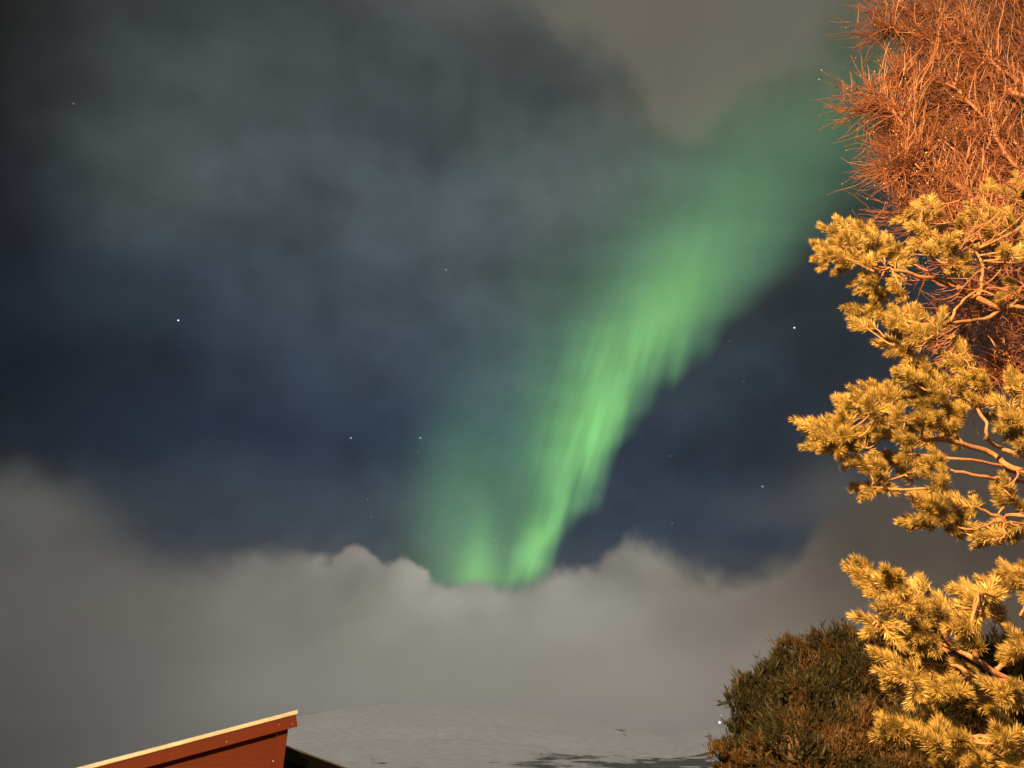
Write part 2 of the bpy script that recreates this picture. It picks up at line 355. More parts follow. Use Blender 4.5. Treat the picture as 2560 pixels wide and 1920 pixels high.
# ------------------------------------------------------------------ aurora: a curtain of glowing air high above, shaped as a thick curved shell
def f_aurora(N, m):
    m.cycles.emission_sampling = 'NONE'
    co = objco(N); d = N.vm('NORMALIZE', co)
    s = N.node('ShaderNodeGroup', node_tree=g); N.l.new(d, s.inputs[0])
    X, Y, bank = s.outputs['X'], s.outputs['Y'], s.outputs['Bank']
    nz = N.noise(d, 9, 3, .5).outputs['Color']; c = N.node('ShaderNodeSeparateColor'); N.l.new(nz, c.inputs[0])
    # fine upright rays: noise stretched along the rays
    cmb = N.node('ShaderNodeCombineXYZ'); N.put(cmb.inputs[0], N.add(X, N.mul(Y, .16))); N.put(cmb.inputs[1], N.mul(Y, .16))
    rays = N.noise(cmb.outputs[0], 15, 1.5, .4).outputs[0]
    cm2 = N.node('ShaderNodeCombineXYZ'); N.put(cm2.inputs[0], N.add(X, N.mul(Y, .30))); N.put(cm2.inputs[1], N.mul(Y, .10))
    fine = N.noise(cm2.outputs[0], 42, 2, .55).outputs[0]
    lowY = N.smooth(Y, .7, 1.0)
    edge = N.curve(Y, [(0.0, 2.75), (.25, 2.45), (.40, 2.25), (.50, 2.14), (.60, 2.03), (.70, 1.925), (.80, 1.82), (.88, 1.74), (.96, 1.67), (1.04, 1.612), (1.12, 1.548), (1.20, 1.503), (1.28, 1.462), (1.36, 1.408), (1.42, 1.375), (1.5, 1.34)], 0, 1.5, 1.0, 3.0)
    wig = N.add(N.mul(N.sub(rays, .5), N.mul(lowY, .10)), N.mul(N.sub(c.outputs[0], .5), .07))
    t = N.sub(N.add(edge, wig), X)
    soft = N.curve(Y, [(0, .42), (.4, .38), (.7, .25), (.9, .155), (1.1, .105), (1.4, .07)], 0, 1.5, 0, .5)
    rise = N.smooth(N.m('DIVIDE', t, soft), -.25, 1.0)
    wid = N.curve(Y, [(0, .30), (.3, .22), (.5, .165), (.7, .13), (.9, .105), (1.05, .085), (1.2, .05), (1.42, .032)], 0, 1.5, 0, .5)
    off = N.mul(soft, .85)
    u = N.m('DIVIDE', N.m('MAXIMUM', N.sub(t, off), 0.0), wid)
    core = N.m('EXPONENT', N.mul(N.mul(u, u), -0.5))
    amp = N.curve(Y, [(0, .02), (.15, .035), (.28, .075), (.42, .105), (.55, .15), (.68, .25), (.85, .35), (1.0, .38), (1.12, .40), (1.25, .35), (1.36, .32), (1.42, .28), (1.5, .0)], 0, 1.5, 0, 1)
    A = N.mul(N.mul(rise, core), amp)
    A = N.mul(A, N.add(1.0, N.add(N.mul(N.sub(rays, .5), N.mul(lowY, 1.1)), N.mul(N.sub(fine, .5), N.mul(lowY, .5)))))
    A = N.mul(A, N.add(1.0, N.mul(N.sub(c.outputs[1], .5), .7)))
    # halo to the left of the fold
    hw = N.curve(Y, [(0, .3), (.5, .34), (.8, .33), (1.0, .26), (1.2, .22), (1.45, .20)], 0, 1.5, 0, .5)
    uh = N.m('DIVIDE', N.m('MAXIMUM', t, 0.0), hw)
    ha = N.curve(Y, [(0, .0), (.3, .02), (.6, .055), (.9, .095), (1.2, .135), (1.45, .12)], 0, 1.5, 0, 1)
    H = N.mul(N.mul(rise, N.m('EXPONENT', N.mul(N.mul(uh, uh), -0.6))), ha)
    H = N.mul(H, N.add(1.0, N.add(N.mul(N.sub(rays, .5), 1.3), N.mul(N.sub(fine, .5), .6))))
    # second faint ray group and the bright foot over the cloud bank
    G1 = N.mul(N.gauss(X, Y, 1.19, 1.45, .036, .06), .24)
    G2 = N.mul(N.gauss(X, Y, 1.205, 1.36, .022, .07, .06), .07)
    G3 = N.mul(N.gauss(X, Y, 1.14, 1.30, .11, .20, .05), .11)
    G4 = N.mul(N.gauss(X, Y, 1.325, 1.0, .035, .22, .02), .035)
    tot = N.add(A, N.add(H, N.add(G1, N.add(G2, N.add(G3, G4)))))
    tot = N.mul(tot, N.smooth(Y, 1.52, 1.44))
    tot = N.mul(tot, N.sub(1.0, N.mul(bank, .93)))
    lx = N.curve(Y, [(0, 1.55), (.2, 1.42), (.4, 1.25), (.6, 1.10), (.8, 1.02), (1.0, .97), (1.2, .92), (1.38, .90), (1.5, .93)], 0, 1.5, .5, 2.0)
    tot = N.mul(tot, N.smooth(N.sub(X, lx), .0, .22))
    colr = N.mix(N.smooth(tot, .04, .35), (.36, 1.0, .42, 1), (.36, 1.0, .27, 1))
    e = N.node('ShaderNodeEmission'); N.put(e.inputs[0], colr); N.put(e.inputs[1], N.mul(tot, .5))
    tr = N.node('ShaderNodeBsdfTransparent'); a = N.node('ShaderNodeAddShader')
    N.l.new(e.outputs[0], a.inputs[0]); N.l.new(tr.outputs[0], a.inputs[1]); return a.outputs[0]
M_aurora = mat('aurora_light', f_aurora)
left = [(1.5, .93), (1.38, .90), (1.2, .92), (1.0, .97), (.8, 1.02), (.6, 1.10), (.4, 1.25), (.2, 1.42), (0, 1.55), (-.25, 1.75)]
right = [(1.5, 1.42), (1.38, 1.50), (1.2, 1.62), (1.0, 1.80), (.8, 2.05), (.6, 2.28), (.4, 2.50), (.2, 2.75), (0, 3.05), (-.25, 3.3)]
def il(y, t):
    t = sorted(t); return pw(y, t)
ab = MB(); nr, nc = 48, 24; R0 = 90000.0
for sh_ in (0, 1):
    for i in range(nr+1):
        yy = 1.5 - 1.75*i/nr
        for j in range(nc+1):
            xa, xb = il(yy, left), il(yy, right); xx = xa + (xb-xa)*j/nc
            dr = ray(xx*1000, yy*1000).normalized()
            rad = R0 + 6000*math.sin(j/nc*math.pi)*(1 if sh_ else -1)
            ab.v.append(tuple(dr*rad))
o_ = (nr+1)*(nc+1)
for i in range(nr):
    for j in range(nc):
        a_ = i*(nc+1)+j
        ab.f.append((a_, a_+1, a_+nc+2, a_+nc+1)); ab.f.append((o_+a_, o_+a_+nc+1, o_+a_+nc+2, o_+a_+1))
au = ab.build('aurora', M_aurora, smooth=True); au.location = CAM
tag(au, 'green aurora band rising from the cloud bank toward the upper right', 'aurora')

# ------------------------------------------------------------------ stars
M_star = {k: emit('star_'+n, c, s) for k, n, c, s in (('b', 'bright', (.75, .85, 1), 1.9), ('m', 'medium', (.85, .92, 1), 1.3), ('f', 'faint', (.8, .88, 1), .40))}
def sphere(name, r, material, seg=8):
    bm = bmesh.new(); bmesh.ops.create_icosphere(bm, subdivisions=2, radius=r)
    me = bpy.data.meshes.new(name); bm.to_mesh(me); bm.free(); me.materials.append(material); return me
stars = [
 (385, 692, 'b', 1.9, 'bluish bright star alone in the dark left part of the sky'),
 (1716, 708, 'b', 2.0, 'bright star in the dark sky between the aurora and the pine'),
 (758, 946, 'm', 1.5, 'white star left of its twin above the cloud bank, left of the aurora'),
 (908, 946, 'm', 1.5, 'white star right of its twin above the cloud bank, left of the aurora'),
 (1647, 1051, 'm', 1.4, 'white star low in the dark gap right of the aurora foot'),
 (963, 583, 'm', 1.1, 'small star in the grey veil left of the aurora'),
 (159, 224, 'f', 1.4, 'faint star near the upper left corner of the sky'),
 (904, 975, 'f', 1.2, 'faint star just beneath the right one of the twin stars'),
 (794, 1079, 'f', 1.4, 'faint star low above the cloud bank, below the twin stars'),
 (801, 1117, 'f', 1.1, 'faintest star touching the top of the cloud bank'),
 (1452, 1130, 'f', 1.4, 'faint star just above the cloud puff right of the aurora'),
 (1447, 985, 'f', 1.2, 'faint star beside the scalloped right edge of the aurora'),
 (1607, 824, 'f', 1.2, 'faint star below the bright star right of the aurora'),
 (1576, 737, 'f', 1.2, 'faint star at the aurora edge left of the bright star'),
 (1485, 898, 'f', 1.1, 'faint star close under the aurora band'),
 (1204, 437, 'f', 1.1, 'faint star in the grey cloud above the aurora'),
 (1124, 636, 'f', 1.1, 'faint star at the upper end of the pale left rays'),
 (1140, 808, 'f', 1.2, 'faint star within the pale left part of the aurora'),
 (1069, 1167, 'f', 1.3, 'faint star over the foot of the aurora rays'),
 (1382, 232, 'f', 1.0, 'faint star beside the warm cloud at the top'),
]
for sx_, sy_, k, px, lab in stars:
    d = ray(sx_*2560/2212, sy_*2560/2212).normalized()
    o = bpy.data.objects.new('star', sphere('star', px*1.85*.5/F*150000, M_star[k])); C.objects.link(o)
    o.location = CAM + d*150000; tag(o, lab, 'star', 'stars in the night sky')

# ------------------------------------------------------------------ distant lamp on the hillside
lp = at(1799, 1806, 2600)
hzv = hz(lp.x, lp.y)
fl = empty('hillside_lamp', (lp.x, lp.y, min(hzv, lp.z-6)), 'tiny white lamp shining on the far hillside beside the dark shrub', 'lamp')
b = MB(); b.tube([fl.location, (lp.x, lp.y, lp.z-1.6)], .25, 6); b.build('pole', M_shrubwood, fl)
me = sphere('bulb', 3.0, emit('far_lamp_glow', (1, 1, .95), 3.0)); o = bpy.data.objects.new('bulb', me); C.objects.link(o)
o.parent = fl; o.location = lp - fl.location
lp2 = at(1803, 1788, 2900)
f2 = empty('hillside_lamp', (lp2.x, lp2.y, min(hz(lp2.x, lp2.y), lp2.z-6)), 'fainter speck of a lamp just above the tiny white one', 'lamp')
b = MB(); b.tube([f2.location, (lp2.x, lp2.y, lp2.z-1)], .25, 6); b.build('pole', M_shrubwood, f2)
me = sphere('bulb', 2.0, emit('farther_lamp_glow', (1, 1, .95), .7)); o = bpy.data.objects.new('bulb', me); C.objects.link(o)
o.parent = f2; o.location = lp2 - f2.location

# ------------------------------------------------------------------ an assumed street lamp, added unseen to light the garden (behind the viewer, left)
LX, LY, LZ = -1.0, -1.0, 5.2
sl = empty('assumed_street_lamp', (LX-1.0, LY, 0), 'assumed tall grey street lamp with a glowing sodium head, unseen behind the viewer beside the garden', 'street lamp')
M_steel = two_tone('galvanised_steel', (.32, .33, .34), (.42, .42, .42), 20, .45, metal=.7)
b = MB(); b.tube([(LX-1, LY, 0), (LX-1, LY, 3), (LX-1, LY, 4.9)], [.09, .075, .06], 14); b.build('pole', M_steel, sl, True)
b = MB(); b.tube([(LX-1, LY, 4.8), (LX-.95, LY, 5.2), (LX-.7, LY, 5.42), (LX-.2, LY, 5.46)], .035, 10); b.build('arm', M_steel, sl, True)
b = MB(); b.tube([(LX-.3, LY, 5.46), (LX-.15, LY, 5.48), (LX+.25, LY, 5.48), (LX+.38, LY, 5.45)], [.06, .14, .15, .05], 14); hd = b.build('lamp_head', M_steel, sl, True)
b = MB(); b.tube([(LX-.1, LY, 5.26), (LX, LY, 5.24), (LX+.1, LY, 5.26)], [.03, .05, .03], 10); b.build('bulb', emit('assumed_sodium_glow', (1, .52, .13), 60), sl, True)
ld = bpy.data.lights.new('assumed_sodium_light', 'POINT'); ld.energy = 23000; ld.color = (1.0, .54, .17); ld.shadow_soft_size = .10  # added key light; its lamp is assumed from the warm light on trees and shed
lo = bpy.data.objects.new('assumed_sodium_light', ld); C.objects.link(lo); lo.parent = sl; lo.location = (1.0, 0, 5.05)

# ------------------------------------------------------------------ red shed
D = 18.0
tr_ = at(743, 1775, D); bl_ = at(190, 1920, D)
TH = math.radians(21)
_q = ray(190, 1920); _cx, _cy = tr_.x, D                       # where the left end of the roof line is met along the turned wall
# cx - u cos = k qx ; cy - u sin = k qy
_k = (_cx*math.sin(TH) - _cy*math.cos(TH)) / (_q.x*math.sin(TH) - _q.y*math.cos(TH)); _u = (_cx - _k*_q.x)/math.cos(TH)
slope = (tr_.z - (CAM.z + _k*_q.z))/_u; ang = math.atan(slope); cs, sn = math.cos(ang), math.sin(ang)
x1 = tr_.x; x0 = x1 - 5.4; zt = lambda x: tr_.z + (x-x1)*slope
def f_paint(N, m):
    co = objco(N); n = N.noise(N.vm('MULTIPLY', co, (1, 1, 9)), 3, 5, .6).outputs[0]
    n2 = N.noise(co, 1.1, 4, .6).outputs[0]
    cc = N.mix(N.smooth(n, .35, .7), (.116, .017, .006, 1), (.125, .019, .0065, 1)); cc = N.mix(N.smooth(n2, .4, .62, 0, .5), cc, (.092, .014, .005, 1))
    return principled(N, cc, .55, n, .03, spec=.12, bdist=.006)
M_paint = mat('red_wood_paint', f_paint)
M_flash = two_tone('pale_roof_flashing', (.44, .42, .37), (.62, .60, .54), 5, .45)
M_nail = two_tone('bright_nail_heads', (.7, .68, .62), (.8, .78, .74), 9, .3)
M_felt = two_tone('dark_roof_felt', (.02, .02, .02), (.045, .042, .04), 30, .9)
sh = empty('shed', (x1, D, 0), 'red painted wooden shed with a sloping roof edge lit by the lamp', 'shed')
# wall: horizontal boards, clipped under the slope
wb = MB(); z = 0.0; bh = .145; fy = D+.42; wx0 = x0+.25; wx1 = x1-.10
while z < zt(wx1)-.12:
    zb = z+bh-.002
    xl = wx0 if zt(wx0)-.14 > zb else min(wx1, (zb+.14-tr_.z)/slope+x1)
    if xl < wx1-.05:
        i = len(wb.v)
        for yy in (fy, fy+.02): wb.v += [(xl, yy+(0 if yy > fy else -.0), z), (wx1, yy, z), (wx1, yy+.006, zb), (xl, yy+.006, zb)]
        wb.f += [(i, i+1, i+2, i+3), (i+7, i+6, i+5, i+4), (i+3, i+2, i+6, i+7), (i, i+4, i+5, i+1), (i, i+3, i+7, i+4), (i+1, i+5, i+6, i+2)]
    z += bh
i = len(wb.v)                                   # backing and the three other walls as one shell
poly = [(wx0+.01, 0), (wx1-.01, 0), (wx1-.01, zt(wx1)-.10), (wx0+.01, zt(wx0)-.10)]
for yy in (fy+.03, fy+3.0): wb.v += [(px, yy, pz) for px, pz in poly]
wb.f += [(i, i+1, i+2, i+3), (i+7, i+6, i+5, i+4), (i, i+4, i+5, i+1), (i+1, i+5, i+6, i+2), (i+2, i+6, i+7, i+3), (i+3, i+7, i+4, i)]
wall = wb.build('wall', M_paint, sh)
def slab(y0_, y1_, off0, off1, xa, xb):
    """a board along the roof slope between perpendicular offsets off0..off1 below the roof line"""
    b = MB(); i = 0
    def P_(x, o_): return (x + o_*sn, tr_.z + (x-x1)*slope - o_*cs)
    for yy in (y0_, y1_):
        for x, o_ in ((xa, off1), (xb, off1), (xb, off0), (xa, off0)):
            q = P_(x, o_); b.v.append((q[0], yy, q[1]))
    b.f += [(0, 1, 2, 3), (7, 6, 5, 4), (0, 4, 5, 1), (1, 5, 6, 2), (2, 6, 7, 3), (3, 7, 4, 0)]
    return b
def bevel(o, wdt=.006, seg=2):
    md = o.modifiers.new('bevel', 'BEVEL'); md.width = wdt; md.segments = seg; md.limit_method = 'ANGLE'; return o
bevel(slab(D-.12, D+3.4, .0, .090, x0, x1+.0).build('roof_edge', M_flash, sh), .02, 3)
bevel(slab(D-.06, D-.03, .093, .335, x0, x1-.045).build('fascia_board', M_paint, sh))
roof = slab(D-.028, D+3.3, .093, .18, x0+.05, x1-.05).build('roof', M_felt, sh)
# upright corner board and window casing on the wall
cb = MB(); cb.box((wx1-.13, fy-.017, (zt(wx1)-.30)/2), (.24, .03, zt(wx1)-.30)); bevel(cb.build('corner_board', M_paint, sh))
def nail(c, size):
    n_ = MB(); n_.box(c, size); n_.build('nail', M_nail, sh)
for k, x in enumerate([x1-.14, x1-.40, x1-1.45]):
    off = .20 if k % 2 else .26
    nail((x+off*sn, D-.064, tr_.z+(x-x1)*slope-off*cs), (.012, .008, .012))
for zz in (.45, .98): nail((wx1-.235, fy-.034, zt(wx1)-zz), (.020, .008, .022))
sh.rotation_euler = (0, 0, TH)

# darker building behind, its roof falling to the right
D2 = 25.0
pa = at(640, 1835, D2); pb = at(880, 1924, D2); s2 = (pb.z-pa.z)/(pb.x-pa.x)
dk = empty('outbuilding', (pa.x, D2, 0), 'dark outbuilding behind the red shed with a thin pale roof edge falling right', 'outbuilding')
M_shadewall = two_tone('shade_dark_boards', (.005, .004, .003), (.009, .007, .006), 12, .9, spec=.05, stretch=(8, 8, 1))  # shade over this building is put into the near-black board colour
M_dull = two_tone('weathered_trim', (.07, .066, .06), (.11, .10, .09), 12, .7)
xe = pb.x + 1.6; ze = pb.z + 1.6*s2; xs = pa.x+.35; zs = pa.z+.35*s2
b = MB(); pr = [(xs+.15, 0), (xe-.3, 0), (xe-.3, ze-.12+.3*-s2), (xs+.15, zs-.12)]
for yy in (D2+.25, D2+4.2): b.v += [(px, yy, pz) for px, pz in pr]
b.f += [(0, 1, 2, 3), (7, 6, 5, 4), (0, 4, 5, 1), (1, 5, 6, 2), (2, 6, 7, 3), (3, 7, 4, 0)]; b.build('wall', M_shadewall, dk)
b = MB()
for yy in (D2, D2+4.4): b.v += [(xs, yy, zs), (xe, yy, ze), (xe, yy, ze-.045), (xs, yy, zs-.045)]
b.f += [(3, 2, 1, 0), (4, 5, 6, 7), (0, 1, 5, 4), (1, 2, 6, 5), (2, 3, 7, 6), (3, 0, 4, 7)]; b.build('roof', M_dull, dk)
b = MB()
for yy in (D2+.03, D2+.06): b.v += [(xs, yy, zs-.048), (xe, yy, ze-.048), (xe, yy, ze-.40), (xs, yy, zs-.40)]
b.f += [(3, 2, 1, 0), (4, 5, 6, 7), (0, 1, 5, 4), (1, 2, 6, 5), (2, 3, 7, 6), (3, 0, 4, 7)]; b.build('fascia_board', M_shadewall, dk)
dk.rotation_euler = (0, 0, math.radians(17))

# ------------------------------------------------------------------ pine
PT = Vector((5.2, 4.6, 0))
pine = empty('pine_tree', PT, 'yellow-green pine with bristly shoots reaching in from the right edge', 'pine tree')
def wobble(pts, amt, sub=5):
    """smooth (Catmull-Rom) path through pts with slight irregularity"""
    P = [Vector(p) for p in pts]; out = []
    for i in range(len(P)-1):
        p0 = P[max(i-1, 0)]; p1 = P[i]; p2 = P[i+1]; p3 = P[min(i+2, len(P)-1)]
        for k in range(sub):
            t = k/sub
            q = .5*((2*p1) + (p2-p0)*t + (2*p0-5*p1+4*p2-p3)*t*t + (3*p1-p0-3*p2+p3)*t**3)
            if i+k: q = q + Vector([random.gauss(0, amt) for _ in range(3)])
            out.append(q)
    out.append(P[-1]); return out
tk = wobble([(5.2, 4.6, -.1), (5.15, 4.62, 1.2), (5.27, 4.56, 2.6), (5.2, 4.65, 4.0), (5.27, 4.6, 5.2), (5.23, 4.62, 6.0)], .012, 6)
b = MB(); b.tube(tk, [.16*(1-.8*i/(len(tk)-1))+.01 for i in range(len(tk))], 14); b.build('trunk', M_pinebark, pine, True)

def shoots(specs, nlen, nper, wdt):
    """specs: list of (base, dir, length). Returns needle triangles."""
    out = []
    for base, d, L in specs:
        n = int(nper*random.uniform(.85, 1.15)*(L/.12)**.7)
        t = rng.random(n)**.75
        d = np.array(d.normalized()); a = np.cross(d, [.3, .2, .9]); a /= np.linalg.norm(a); bb = np.cross(d, a)
        ph = rng.random(n)*2*np.pi; rad = a[None]*np.cos(ph)[:, None] + bb[None]*np.sin(ph)[:, None]
        ang = np.radians(60 - 34*t + rng.normal(0, 8, n))
        nd = d[None]*np.cos(ang)[:, None] + rad*np.sin(ang)[:, None] + np.array([0, 0, .10])[None]
        nl = nlen*rng.uniform(.75, 1.15, n)*(1-.25*(t**4))
        p0 = np.array(base)[None] + d[None]*(t*L)[:, None]
        tip = p0 + nd*nl[:, None]
        side = np.cross(nd, rng.normal(size=(n, 3))); side /= np.linalg.norm(side, axis=1)[:, None]
        # a slim leaf: four corners, widest a third of the way up
        mid = p0 + nd*(nl*.45)[:, None] + rng.normal(0, .0012, (n, 3)); ww = wdt*rng.uniform(.7, 1.2, n)[:, None]
        out.append(np.stack([p0, mid+side*ww*.5, tip, mid-side*ww*.5], axis=1))
    return np.concatenate(out)

def inside(x, y, poly):
    c = False; j = len(poly)-1
    for i in range(len(poly)):
        xi, yi = poly[i]; xj, yj = poly[j]
        if (yi > y) != (yj > y) and x < (xj-xi)*(y-yi)/(yj-yi)+xi: c = not c
        j = i
    return c
def fill(poly, step):
    xs_ = [p[0] for p in poly]; ys_ = [p[1] for p in poly]; out = []
    y = min(ys_)
    while y < max(ys_):
        x = min(xs_)
        while x < max(xs_):
            q = (x+random.uniform(-.5, .5)*step, y+random.uniform(-.5, .5)*step)
            if inside(q[0], q[1], poly): out.append(q)
            x += step
        y += step
    return out
# each branch: depth, thickness, limb paths, tuft places, filled areas
BR = [
 dict(d=4.0, r=.020, limbs=[[(2448,747),(2387,713),(2306,691),(2223,672),(2182,675),(2120,640)], [(2387,713),(2330,640),(2300,570),(2309,525)], [(2448,747),(2453,650),(2400,600)]],
      tufts=[(2068,575),(2105,560),(2140,565),(2053,612),(2050,648),(2102,678),(2176,585),(2090,610),(2120,600),(2080,640),(2120,650),(2150,620),(2160,655),(2212,605),(2230,640),(2309,514),(2318,535),(2262,545),(2290,560),(2154,705),(2165,722),(2187,738),(2245,727),(2235,715),(2330,500)],
      fills=[([(2060,580),(2160,565),(2230,620),(2230,680),(2150,670),(2070,660)], 40), ([(2270,560),(2330,540),(2420,520),(2470,470),(2560,400),(2600,420),(2600,640),(2450,650),(2380,660),(2250,660),(2225,620)], 40)]),
 dict(d=4.0, r=.016, limbs=[[(2560,770),(2473,794),(2370,808),(2293,808),(2220,790),(2150,775)], [(2370,808),(2340,835),(2306,855),(2265,870)], [(2370,808),(2400,760),(2450,720)]],
      tufts=[(2128,770),(2145,785),(2146,810),(2165,812),(2190,768),(2200,790),(2215,800),(2237,833),(2222,852),(2212,862),(2259,893),(2250,880),(2270,870),(2306,841),(2290,850),(2240,810),(2265,800),(2250,780),(2290,785),(2320,800),(2500,750),(2530,720)],
      fills=[([(2140,770),(2210,770),(2300,790),(2310,850),(2240,890),(2210,830)], 42)]),
 dict(d=4.0, r=.014, limbs=[[(2560,1140),(2513,1125),(2471,1100),(2465,1062),(2429,1003),(2383,990),(2318,977),(2290,955)], [(2429,1003),(2436,965),(2424,920),(2400,885)]],
      tufts=[(2375,893),(2399,860),(2410,885),(2395,905),(2416,928),(2442,935),(2430,950),(2412,950),(2270,938),(2260,948),(2286,919),(2300,930),(2312,919),(2351,941),(2345,955),(2320,950),(2290,945),(2330,970),(2400,975),(2440,1000),(2395,1010)],
      fills=[]),
 dict(d=4.1, r=.020, limbs=[[(2560,1179),(2481,1133),(2367,1101),(2305,1101),(2220,1090),(2130,1065),(2060,1090)], [(2560,1190),(2513,1166),(2383,1146),(2286,1137),(2200,1130),(2120,1110)], [(2560,1208),(2465,1195),(2351,1172),(2280,1180),(2230,1200),(2180,1215)], [(2367,1101),(2380,1060),(2370,1010)], [(2220,1090),(2180,1040),(2160,1010)]],
      tufts=[(2012,1055),(2024,1070),(2030,1085),(2040,1118),(2055,1122),(2075,1120),(2100,1130),(2113,1003),(2100,1012),(2125,1015),(2150,985),(2172,978),(2195,975),(2200,990),(2240,985),(2110,1045),(2090,1060),(2160,1215),(2155,1222),(2175,1235),(2195,1225),(2215,1210),(2135,1150),(2168,1179),(2160,1165),(2190,1170)],
      fills=[([(2040,1090),(2070,1050),(2130,1040),(2150,990),(2200,985),(2250,960),(2340,975),(2400,1020),(2415,1080),(2400,1105),(2330,1110),(2390,1200),(2330,1205),(2240,1170),(2170,1170),(2130,1145),(2070,1125)], 37)]),
 dict(d=4.1, r=.012, limbs=[[(2600,1296),(2507,1296),(2465,1316),(2416,1322),(2380,1310)], [(2507,1296),(2440,1270),(2383,1273),(2344,1290),(2310,1290)], [(2560,1310),(2510,1345),(2480,1350)], [(2600,1180),(2540,1200),(2505,1225)]],
      tufts=[(2280,1308),(2290,1300),(2308,1312),(2325,1300),(2318,1244),(2300,1250),(2335,1250),(2310,1270),(2340,1270),(2367,1251),(2380,1240),(2409,1267),(2400,1255),(2393,1316),(2410,1320),(2435,1329),(2375,1290),(2471,1355),(2460,1345),(2494,1332),(2480,1345),(2540,1342),(2520,1330),(2546,1260),(2507,1228),(2498,1240),(2520,1215),(2450,1330),(2550,1320)],
      fills=[]),
 dict(d=4.0, r=.012, limbs=[[(2640,1080),(2560,1090),(2520,1060),(2495,1015)], [(2600,960),(2550,975),(2520,960)]],
      tufts=[(2540,1101),(2513,1072),(2530,1085),(2481,1010),(2495,1000),(2530,958),(2545,945),(2490,1050),(2510,1030),(2552,1010)],
      fills=[([(2490,1010),(2560,930),(2600,900),(2600,1120),(2520,1110)], 42)]),
 dict(d=3.7, r=.018, limbs=[[(2640,1760),(2560,1721),(2527,1704),(2439,1650),(2385,1620),(2324,1593),(2281,1542),(2240,1505),(2190,1450)], [(2324,1593),(2240,1583),(2190,1560)], [(2385,1620),(2350,1570),(2352,1520)], [(2439,1650),(2430,1560),(2450,1480)], [(2281,1542),(2290,1490)], [(2281,1542),(2230,1530)]],
      tufts=[(2140,1418),(2160,1412),(2155,1435),(2170,1450),(2176,1471),(2195,1455),(2223,1437),(2235,1450),(2215,1465),(2291,1468),(2280,1480),(2216,1525),(2235,1520),(2260,1510),(2274,1519),(2245,1495),(2172,1549),(2180,1560),(2203,1576),(2230,1590),(2255,1565),(2260,1600),(2285,1610),(2350,1503),(2360,1510),(2355,1530),(2345,1550),(2310,1590),(2320,1620),(2350,1590)],
      fills=[([(2395,1480),(2440,1450),(2490,1445),(2500,1500),(2480,1540),(2470,1610),(2420,1620),(2390,1570)], 40)]),
 dict(d=3.65, r=.018, limbs=[[(2640,1740),(2570,1715),(2520,1705),(2449,1694),(2365,1708),(2304,1724),(2250,1700)], [(2490,1674),(2550,1640),(2580,1600)], [(2449,1694),(2380,1665),(2300,1660)]],
      tufts=[(2212,1645),(2222,1665),(2235,1690),(2250,1712),(2264,1731),(2331,1752),(2310,1740),(2547,1603),(2560,1620),(2530,1640),(2483,1748),(2470,1765),(2500,1740)],
      fills=[([(2225,1660),(2260,1650),(2330,1660),(2420,1690),(2440,1730),(2350,1745),(2270,1725)], 36), ([(2440,1750),(2500,1740),(2560,1760),(2560,1790),(2470,1780)], 40)]),
 dict(d=3.55, r=.015, limbs=[[(2660,1900),(2540,1850),(2466,1840),(2400,1845),(2331,1850),(2260,1830)], [(2540,1850),(2480,1880),(2400,1900),(2340,1925)]],
      tufts=[(2215,1830),(2225,1845),(2240,1820),(2250,1840),(2264,1816),(2280,1830),(2348,1808),(2330,1815),(2290,1850),(2534,1826)],
      fills=[([(2240,1835),(2340,1820),(2440,1830),(2560,1835),(2600,1850),(2600,1960),(2320,1960),(2380,1890),(2290,1865)], 38)]),
 dict(d=3.9, r=.013, limbs=[[(2640,1500),(2560,1460),(2520,1440)], [(2640,1560),(2580,1560),(2550,1540)]],
      tufts=[(2528,1428),(2540,1436),(2555,1425),(2550,1450),(2520,1450),(2560,1480)],
      fills=[([(2520,1440),(2600,1420),(2600,1500),(2550,1480)], 40)]),
]
